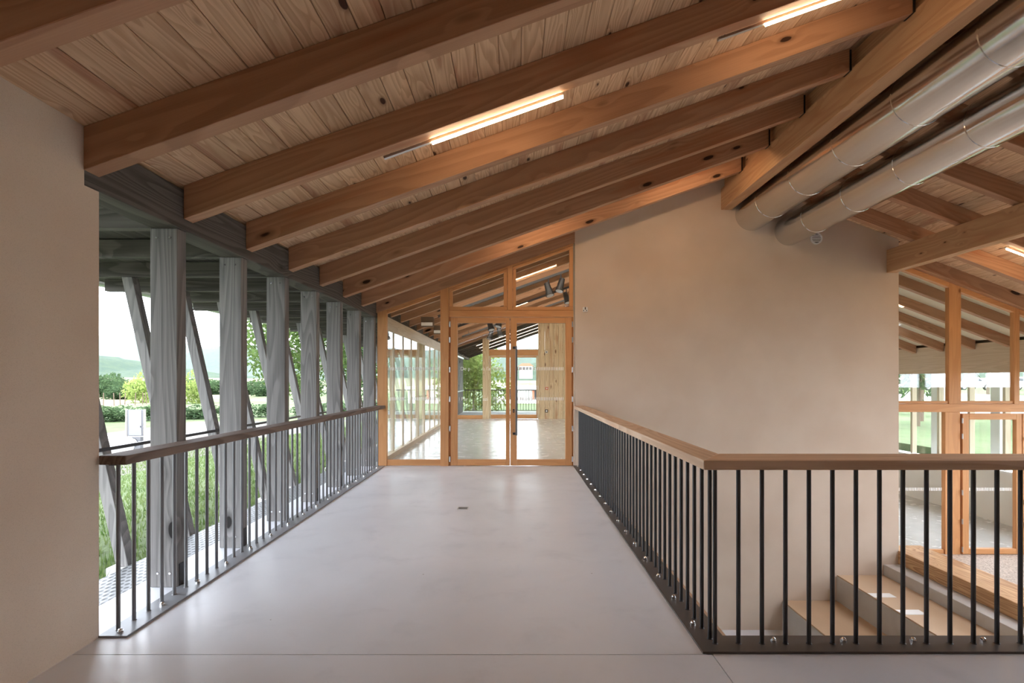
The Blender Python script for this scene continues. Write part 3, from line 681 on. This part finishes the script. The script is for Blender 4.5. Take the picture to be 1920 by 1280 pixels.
# far end wall
Pf = FPX/YE
EX = lambda x: (x-VX)/Pf
EZ = lambda y: H+(VY-y)/Pf
fr3 = tag(link('trim_3', None, None, None, (0, YE, 0)), 'timber frame of the far end glazing', 'frame', kind='structure')
rf_ = lambda x: zL(x)-.03
mm = ('board_z', 'larch_x')
upright('frame_post', EX(905), EX(917), 0, rf_, YE-.05, YE+.08, fr3, mm); upright('frame_post', EX(1009), EX(1013), 0, rf_, YE-.05, YE+.08, fr3, mm)
bar('transom', EX(917.2), EX(1008.8), EZ(667), EZ(655), YE-.05, YE+.08, fr3, False, mm)
bar('bottom_rail', XL+.1, EX(904.8), .002, EZ(778), YE-.05, YE+.08, fr3, False, mm)
w = tag(link('window_9', None, None, None, (-1.7, YE, 0)), 'tall end window of the far hall beside its terrace door', 'window', kind='structure'); pane(XL+.1, EX(905), EZ(778), rf_, YE+.01, w)
w = tag(link('window_10', None, None, None, (0, YE, 2.6)), 'slanted end window above the terrace door showing white sky', 'window', kind='structure'); pane(EX(917), EX(1009), EZ(655), rf_, YE+.01, w)
d = tag(link('door_5', None, None, None, (0, YE, 0)), 'glazed terrace door at the far end of the hall', 'door', kind='structure')
for xa, xb in ((917.5, 920.5), (958, 962.5), (963, 968), (1005.5, 1008.5)): bar('stile', EX(xa), EX(xb), .01, EZ(667.5), YE-.04, YE+.04, d, True, mm)
for xa, xb in ((920.6, 957.9), (968.1, 1005.4)):
    bar('top_rail', EX(xa), EX(xb), EZ(670), EZ(667.5), YE-.04, YE+.04, d, False, mm); bar('bottom_rail', EX(xa), EX(xb), .01, EZ(777), YE-.04, YE+.04, d, False, mm); pane(EX(xa), EX(xb), EZ(777), EZ(670), YE, d)
ewl = tag(link('wall_far_end', None, None, None, (1, YE, 0)), 'knotty vertical board wall at the far end of the hall', 'wall', kind='structure')
x = EX(1013.2); bw = .17
while x < 3.5:
    upright('board', x, min(x+bw-.006, 3.5), 0, rf_, YE-.045-(.006 if int(x/bw) % 2 else 0), YE+.05, ewl, ('board_z', 'board_z')); x += bw
for nm, px, py, sz, mt, lab, cat in (('call_point', 1025, 728, .10, 'orange', 'small red call point on the far board wall', 'call point'), ('wall_socket', 1024.5, 770, .11, 'black', 'black socket low on the far board wall', 'socket'), ('wall_switch', 1024.5, 660, .10, 'white', 'pale switch high on the far board wall', 'switch')):
    e = empty(nm, (EX(px), YE-.06, EZ(py)), lab, cat)
    part('housing', Geo().box(EX(px)-sz/2, EX(px)+sz/2, YE-.08, YE-.052, EZ(py)-sz/2, EZ(py)+sz/2), M[mt], e, bevel=.006); part('button', Geo().box(EX(px)-sz/4, EX(px)+sz/4, YE-.09, YE-.0805, EZ(py)-sz/4, EZ(py)+sz/4), M['white' if mt != 'white' else 'grey'], e)
# black tracks and spotlights in the hall
def track(xa, xb, y, drop, lab):
    e = empty('lighting_track', (xa, y, zL(xa)-drop), lab, 'track', 'black lighting tracks')
    part('rail', Geo().strip((xa, y, zL(xa)-drop), (xb, y, zL(xb)-drop), .05, .05), M['black'], e)
    g = Geo()
    for x in (xa+.2, xb-.2): g.cyl((x, y, zL(x)-drop), (x, y, zL(x)-.03), .008, n=6)
    part('suspension', g, M['black'], e)
def spot(x, y, z, tilt, lab):
    e = empty('spotlight', (x, y, z), lab, 'spotlight', 'black hall spotlights')
    a = Vector((.25*tilt, -.3, -1)).normalized(); c = Vector((x, y, z-.22))
    part('bracket', Geo().box(x-.012, x+.012, y-.012, y+.012, z-.2, z).box(x-.07, x+.07, y-.012, y+.012, z-.215, z-.19), M['black'], e)
    b = part('lamp_body', Geo().cyl(c-a*.14, c+a*.08, .06, .075, n=14).cyl(c+a*.08, c+a*.15, .085, .09, n=14), M['black'], e, smooth=True)
    part('lens', Geo().cyl(c+a*.151, c+a*.153, .075, n=14), M['alu'], b)
track(-1.6, 2.9, 11.3, .30, 'black lighting track, first above the hall floor'); track(-1.6, 2.9, 13.9, .30, 'black lighting track, second behind the doors'); track(-1.6, 2.9, 16.5, .30, 'black lighting track, third behind the doors')
k = 0
for y, xs in ((11.3, (.72, .98)), (13.9, (-.62, -.38, 1.35)), (16.5, (-.72, -.45))):
    for x in xs:
        spot(x, y, zL(x)-.33, (-1) ** k, 'black stage spotlight hanging in the far hall, %s counted from the doors' % ordinal(k)); k += 1
for k, y in enumerate((11.4, 13.2)):
    e = empty('hall_speaker', (-1.85, y, 2.6), 'small dark ceiling speaker with pale front, %s in the far hall' % ordinal(k), 'speaker')
    part('housing', Geo().box(-1.98, -1.72, y, y+.18, 2.60, 2.80), M['barkdark'], e, bevel=.005); part('front', Geo().box(-1.97, -1.73, y-.01, y-.0005, 2.61, 2.68), M['white'], e)

# far terrace
tr = part('floor_terrace', Geo().box(-2.7, 10.4, YE+.11, 25.8, -.3, -.02), M['slab']); tag(tr, 'pale concrete terrace beyond the far hall', 'terrace', kind='structure')
e = empty('terrace_railing', (0, 25.3, 0), 'thin dark railing at the edge of the far terrace', 'railing')
part('handrail', Geo().box(-2.35, 5, 25.28, 25.33, .98, 1.02), M['darksteel'], e); part('bottom_bar', Geo().box(-2.35, 5, 25.29, 25.32, .03, .06), M['darksteel'], e)
tb_ = mesh_of('terrace_baluster', Geo().cyl((0,0,.06), (0,0,.98), .011, n=6)); tb_.materials.append(M['darksteel'])
x = -2.3
while x < 3.2: link('baluster', tb_, None, e, (x, 25.305, 0)); x += .13
e = empty('slatted_screen', (-2.42, 22, 0), 'grey slatted timber screen closing the side of the far terrace', 'screen')
part('panel', Geo().box(-2.44, -2.40, YE+.12, 25.2, -.018, .95), M['grey_y'], e); part('top_rail', Geo().box(-2.47, -2.36, YE+.12, 25.3, .952, 1.0), M['alu'], e)
part('head_rail', Geo().box(-2.46, -2.37, YE+.12, 25.3, 2.44, 2.51), M['alu'], e)
y = YE+.2
while y < 25.2: part('slat', Geo().box(-2.45, -2.38, y, y+.14, 1.002, 2.438), M['grey_z'], e); y += .34
for k, y in enumerate((21.2, 22.1, 23.0, 23.9, 24.8, 25.7, 26.6, 27.5)):
    rafter('terrace_rafter', XL, 3.48, zL, AL, y, M['grey_x'], 'grey rafter under the far terrace roof, %s beyond the hall' % ordinal(k), 'terrace rafters', .25)

# ------------------------------------------------------------------ landscape
def gz(x, y):
    if -3.3 < x < 12.6 and -6 < y < 26: return -3.4
    sm = lambda t: (lambda q: q*q*(3-2*q))(max(0, min(1, t)))
    if x <= -3.3: z = -.28-.85*sm((-x-3.3)/9)
    elif x >= 12.6: z = -.6+1.0*sm((x-30)/10)
    else: z = -.9
    if y >= 26 and x > -3.3: z = -.9-.3*sm((y-26)/15)+(1.6*sm((x-30)/10) if x > 30 else 0)
    z += .08*mnoise.noise((x*.15, y*.15, 0))*min(1, abs(x)/12)
    z += 3*sm((y-120)/300)+2*sm((-x-100)/200)
    return z
xs = sorted(set([-900,-600,-400,-300,-220,-160,-120,-90,-70] + [-60+2*i for i in range(22)] + [-16+.5*i for i in range(26)] + [-3.32,-3.28,12.58,12.62] + [-2.5+1.5*i for i in range(10)] + [13+1.5*i for i in range(30)] + [62,75,90,120,160,220,300,450,700,900]))
ys = sorted(set([-60,-30,-15,-6.02,-5.98] + [-5+1.0*i for i in range(46)] + [25.98,26.02] + [42+3*i for i in range(22)] + [112,125,140,160,190,230,280,340,420,520,700,900]))
g = Geo(); nx = len(xs)
for y in ys:
    for x in xs: g.v.append((x, y, gz(x, y)))
for j in range(len(ys)-1):
    for i in range(nx-1): g.f.append((j*nx+i, j*nx+i+1, (j+1)*nx+i+1, (j+1)*nx+i))
te = link('ground', mesh_of('ground', g, 0, True)); te.data.materials.append(M['lawn']); te.data.materials.append(M['field']); te.data.materials.append(M['dirt'])
for p in te.data.polygons:
    c = p.center
    if c.x < -34 - .1*c.y or c.y > 130: p.material_index = 1
    elif c.x < -10.2 and -19.5 < c.x+.06*(c.y-10) and c.y < 34: p.material_index = 2
tag(te, 'grassy meadow and gravel track outside the building', 'ground', kind='structure')
# near grass
N = 46000
gx = -3.35-8.6*RNG.random(N)**1.4; gy = 3.4+20*RNG.random(N); gh = .04+.08*RNG.random(N)+.12*(RNG.random(N) > .97)
th = RNG.random(N)*2*math.pi; wd = .006+.007*RNG.random(N)
vs = []; fs = []
for i in range(N):
    x, y = gx[i], gy[i]; z = gz(x, y)-.01; c, s = math.cos(th[i])*wd[i], math.sin(th[i])*wd[i]; lx, ly = (RNG.random(2)-.5)*gh[i]
    n = len(vs); vs += [(x-c, y-s, z), (x+c, y+s, z), (x+lx, y+ly, z+gh[i])]; fs.append((n, n+1, n+2))
me = bpy.data.meshes.new('meadow_grass'); me.from_pydata(vs, [], fs)
go = link('meadow_grass', me, M['blade']); tag(go, 'long green meadow grass just outside the gallery', 'grass', kind='stuff')

def leafcloud(n, rx, ry, rz, size, seed, shell=.55, lumps=9):
    r = np.random.default_rng(seed); vs = []; fs = []
    cs = r.normal(size=(lumps, 3)); cs /= np.linalg.norm(cs, axis=1)[:, None]; cs *= (r.random((lumps, 1))*.5+.25)
    for i in range(n):
        c = cs[r.integers(lumps)]; d = r.normal(size=3); d /= np.linalg.norm(d); p = c+d*(.30+.2*r.random())
        p = p*np.array([rx, ry, rz])*1.15
        a = r.normal(size=3); a /= np.linalg.norm(a); b = np.cross(a, r.normal(size=3)); b /= np.linalg.norm(b); s = size*(.6+.8*r.random())
        k = len(vs); vs += [tuple(p-a*s), tuple(p+b*s*.45), tuple(p+a*s), tuple(p-b*s*.45)]; fs.append((k, k+1, k+2, k+3))
    me = bpy.data.meshes.new('foliage'); me.from_pydata(vs, [], fs); return me
def tree(x, y, h, r, mat, bark, lab, seed, n=5000, leaf=.09, zc=.62, rz=None):
    zb = gz(x, y); e = empty('tree', (x, y, zb), lab, 'tree'); rd = random.Random(seed)
    g = Geo(); p = Vector((x, y, zb-.1)); q = Vector((x+.1, y, zb+h*.45)); g.cyl(p, q, .035*h/2.2, .022*h/2.2, n=8)
    part('trunk', g, bark, e); g = Geo()
    for i in range(9):
        s = p.lerp(q, .6+.4*rd.random()); a = rd.random()*6.28; e2 = s+Vector((math.cos(a)*r*.8, math.sin(a)*r*.8, h*(.1+.3*rd.random()))); g.cyl(s, e2, .012*h/2.2, .004, n=6)
    part('branches', g, bark, e)
    m = leafcloud(n, r, r, rz or h*.42, leaf, seed, lumps=16); link('foliage', m, mat, e, (x, y, zb+h*zc))
tree(-8.2, 22, 8.0, 2.9, M['leaf'], M['bark'], 'leafy light green tree seen between the gallery posts', 3, 13000, .10, .56)
tree(-2.3, 30, 6.0, 1.9, M['leafyel'], M['bark'], 'bright green young tree beyond the far terrace', 5, 5000, .12, .55)
tree(-14, 48, 7.5, 3.2, M['leafdark'], M['barkdark'], 'dark tree in the meadow behind the light green tree', 6, 3500, .2)
tree(-7.5, 66, 7, 3.6, M['leafdark'], M['barkdark'], 'round dark tree below the hillside house', 8, 3000, .25)
for i, (x, y) in enumerate(((18, 24), (25, 33), (25, 22), (37, 42), (46, 40))):
    tree(x, y, 6.5+i % 2, 2.6, M['leaf' if i % 2 else 'leafdark'], M['barkdark'], 'garden tree outside the lobby windows, %s from the building' % ordinal(i), 20+i, 2600, .18)
bm_ = [leafcloud(1500, 1, 1, 1, .11, 40+i, lumps=12) for i in range(3)]; by_ = [leafcloud(1500, 1, 1, 1, .1, 50+i, lumps=12) for i in range(2)]
for m in bm_: m.materials.append(M['leafdark'])
for m in by_: m.materials.append(M['leafyel'])
def bush(x, y, s, rz, lab, yel=False, grp='field bushes'):
    o = link('bush', (by_ if yel else bm_)[int(abs(x*7)) % (2 if yel else 3)], None, None, (x, y, gz(x, y)+rz*.7)); o.scale = (s, s, rz); o.rotation_euler = (0, 0, x); tag(o, lab, 'bush', grp); return o
def atpx(px, Y): return (px-VX)/FPX*Y
# hedge, field bushes, distant tree line
for i in range(9):
    Y = 33+i*1.2; x = -27.5+i*2.0; bush(x, Y, 1.15, .6, 'bush of the low clipped hedge beyond the gravel track, %s in its row' % ordinal(i), False, 'low hedge')
bush(atpx(266, 62), 62, 1.6, 2.0, 'yellow green bush standing in front of the dark thicket', True); bush(atpx(363, 60), 60, 1.5, 1.9, 'yellow green bush seen between the first two posts', True)
for i, (px, Y, s, rz) in enumerate(((228, 74, 2.6, 1.25), (248, 84, 2.4, 1.5), (208, 92, 2.6, 2.4), (190, 84, 2.4, 2.2), (222, 116, 3, 2.0), (262, 112, 3, 1.7), (284, 100, 2.6, 1.5), (360, 112, 3, 1.9), (381, 104, 2.8, 1.6), (402, 98, 2.6, 1.7), (468, 98, 2.3, 1.6), (492, 88, 2.2, 1.5), (518, 104, 2.4, 1.8), (700, 98, 2.6, 2), (640, 104, 3, 2), (585, 92, 2.6, 1.6))):
    bush(atpx(px, Y), Y, s, rz, 'hazy green thicket at the far edge of the field, %s of the row' % ordinal(i), False, 'field thicket')
# field fence
fp = mesh_of('fence_post', Geo().cyl((0,0,-.2), (0,0,1.3), .045, .04, n=6)); fp.materials.append(M['barkdark'])
for i in range(9):
    Y = 54+.6*i+.8*math.sin(i*2.1); x = atpx(184+i*13.5+4*math.sin(i*4.3), Y); o = link('fence_post', fp, None, None, (x, Y, gz(x, Y))); o.rotation_euler = (.05*math.sin(i*3), .06*math.cos(i*5), 0); tag(o, 'pale wooden fence post at the edge of the field, %s from the plaster wall' % ordinal(i), 'fence post', 'field fence posts')
# white site cabinet
Yc = 20.5; kx = Yc/FPX; cx = (254-VX)*kx; zb = gz(cx, Yc)
cz = lambda py: H+(VY-py)*kx
e = empty('site_cabinet', (cx, Yc, zb), 'white site cabinet on posts with a round port below it', 'cabinet')
part('board', Geo().box(cx-.31, cx+.29, Yc, Yc+.12, cz(817), cz(768)), M['cab2'], e); part('door', Geo().box(cx-.24, cx+.24, Yc-.02, Yc-.001, cz(816), cz(769)), M['cab1'], e); part('latch', Geo().box(cx+.2, cx+.225, Yc-.035, Yc-.021, cz(801), cz(798)), M['black'], e)
for dx in (-.36, .33): part('post', Geo().box(cx+dx-.03, cx+dx+.03, Yc, Yc+.06, zb-.1, cz(767)), M['bark'], e)
bsx = part('base_unit', Geo().box(cx-.32, cx+.2, Yc-.02, Yc+.3, zb-.05, cz(819)), M['cab2'], e); part('port_ring', Geo().ring((cx-.07, Yc-.021, cz(829)), (0,-1,0), .15, .165, .02), M['darksteel'], bsx); part('port_cover', Geo().cyl((cx-.07, Yc-.021, cz(829)), (cx-.07, Yc-.03, cz(829)), .149, n=24), M['white'], bsx)

def car(x, y, z, rot, lab):
    e = tag(link('car', None, None, None, (x, y, z)), lab, 'car', 'parked white cars'); e.rotation_euler = (0, 0, rot)
    def lp(name, g, mat, sm=False): o = bpy.data.objects.new(name, mesh_of(name, g, .0 if sm else .04)); COL.objects.link(o); o.data.materials.append(mat); o.parent = e; WL[o.name] = (0,0,0); return o
    body = [(-2.1,.3),(2.05,.3),(2.15,.55),(2.05,.78),(1.15,.92),(.45,1.38),(-1.2,1.42),(-1.95,.95),(-2.15,.8)]
    b = lp('body', Geo().prism(body, 'y', -.85, .85), M['carwhite'])
    lp('side_window', Geo().prism([(-1.55,.95),(.95,.93),(.4,1.28),(-1.15,1.32)], 'y', -.865, .865), M['carglass'])
    lp('windscreen', Geo().prism([(1.12,.95),(.5,1.35),(.56,1.37),(1.19,.96)], 'y', -.7, .7), M['carglass'])
    for wx in (-1.35, 1.3):
        for wy in (-.87, .67): w = lp('wheel', Geo().cyl((wx, wy, .32), (wx, wy+.2, .32), .32, n=18), M['tyre'], True); r = lp('rim', Geo().cyl((wx, wy-.01, .32), (wx, wy+.21, .32), .19, n=12), M['alu'], True); r.parent = w
car(-14.7, 17.0, gz(-14.7, 17)-.05, 0, 'white car parked by the gravel track behind the slanted strut')
car(42, 57, .42, .1, 'white car on the road outside, nearest the gable wall edge'); car(49, 58, .42, .1, 'white car on the road outside, behind the lobby mullion'); car(55, 59, .42, .1, 'white car on the road outside, further along')
rw = part('retaining_wall', Geo().box(30, 30.4, 14, 90, -.8, .55), M['slab'], None, (30, 40, -.8)); tag(rw, 'low grey retaining wall beside the road outside the lobby', 'wall', kind='structure')
# buildings
def house(x, y, z, w, dpt, h, rh, lab, roofm, nwin=3, flat=False):
    e = empty('house', (x, y, z), lab, 'building')
    part('wall', Geo().box(x-w/2, x+w/2, y, y+dpt, z-3, z+h), M['render'], e)
    if flat: part('roof', Geo().box(x-w/2-.3, x+w/2+.3, y-.3, y+dpt+.3, z+h, z+h+rh), roofm, e)
    else: part('roof', Geo().prism([(x-w/2-.5, z+h), (x+w/2+.5, z+h), (x+w/2-1.2, z+h+rh), (x-w/2+1.2, z+h+rh)], 'y', y-.5, y+dpt+.5), roofm, e)
    for i in range(nwin):
        wx = x-w/2+w*(i+.5)/nwin; wn = part('window', Geo().box(wx-.45, wx+.45, y-.05, y-.005, z+h*.3, z+h*.3+1.4), M['carglass'], e)
        part('shutter', Geo().box(wx-.75, wx-.47, y-.06, y-.005, z+h*.3, z+h*.3+1.4), M['roofred'], wn)
Yh = 240; house(atpx(986, Yh), Yh, H+(VY-697)/FPX*Yh, 5.8, 6, 2.6, 1.2, 'white house with red tiled roof on the green hillside', M['roofred'], 4)
Yh = 62; house(atpx(1010, Yh), Yh, -1.2, 9.5, 7, 1.6, .35, 'long low white building with flat pale roof beyond the terrace', M['bgrey'], 3, True)
# hills
def ridge(Z0, prof, label, mat, rough, seed, name='hill', foot=.62):
    xs_ = np.linspace(prof[0][0], prof[-1][0], 260); yy = np.interp(xs_, [p[0] for p in prof], [p[1] for p in prof]); g = Geo(); rows = 9
    for j in range(rows*2-1):
        t = j/(rows-1); up = 1-abs(1-t); s = up*up*(3-2*up); Y = Z0*(foot+(1-foot)*t)
        for px, py in zip(xs_, yy):
            X = (px-VX)/FPX*Z0; z = -3+s*(H+(VY-py)/FPX*Z0+3); z += rough*s*mnoise.noise((X/Z0*14+seed, Y/Z0*14, seed))+rough*.6*s*mnoise.noise((X/Z0*60+seed, Y/Z0*60, seed))
            g.v.append((X, Y, z))
    n = len(xs_)
    for j in range(rows*2-2):
        for i in range(n-1): g.f.append((j*n+i, j*n+i+1, (j+1)*n+i+1, (j+1)*n+i))
    o = link(name, mesh_of(name, g, 0, True), mat); tag(o, label, 'hill', kind='structure')
ridge(480, [(-900,640),(0,655),(185,668),(230,673),(262,683),(290,693),(350,694),(410,700),(480,708),(600,709),(860,700),(900,690),(925,694),(960,700),(990,684),(1012,676),(1100,672),(1400,690),(2300,690)], 'wooded green hill with the white house', M['forest'], 3, 3)
ridge(2200, [(-900,690),(250,690),(330,680),(380,664),(412,655),(440,650),(480,645),(500,648),(560,660),(700,672),(880,668),(930,662),(1010,660),(1200,668),(2300,680)], 'hazy mid-distance mountain ridge', M['forest'], 16, 9, 'mountain')
ridge(3800, [(-900,600),(100,641),(185,636),(225,627),(260,631),(290,637),(340,645),(376,649),(410,657),(470,665),(600,660),(920,655),(1100,655),(2300,640)], 'faint far mountain with a rounded summit', M['forest'], 22, 15, 'mountain')
# haze in the valley air
t = NT('valley_haze'); vs_ = t.n('ShaderNodeVolumeScatter'); vs_.inputs['Color'].default_value = (.86,.93,1,1); vs_.inputs['Density'].default_value = .00004
t.l(vs_.outputs[0], t.out.inputs['Volume'])
hz = part('haze', Geo().box(-6000, 6000, 125, 7000, -30, 600), t.m); tag(hz, 'pale morning haze in front of the hills', 'haze', kind='stuff')
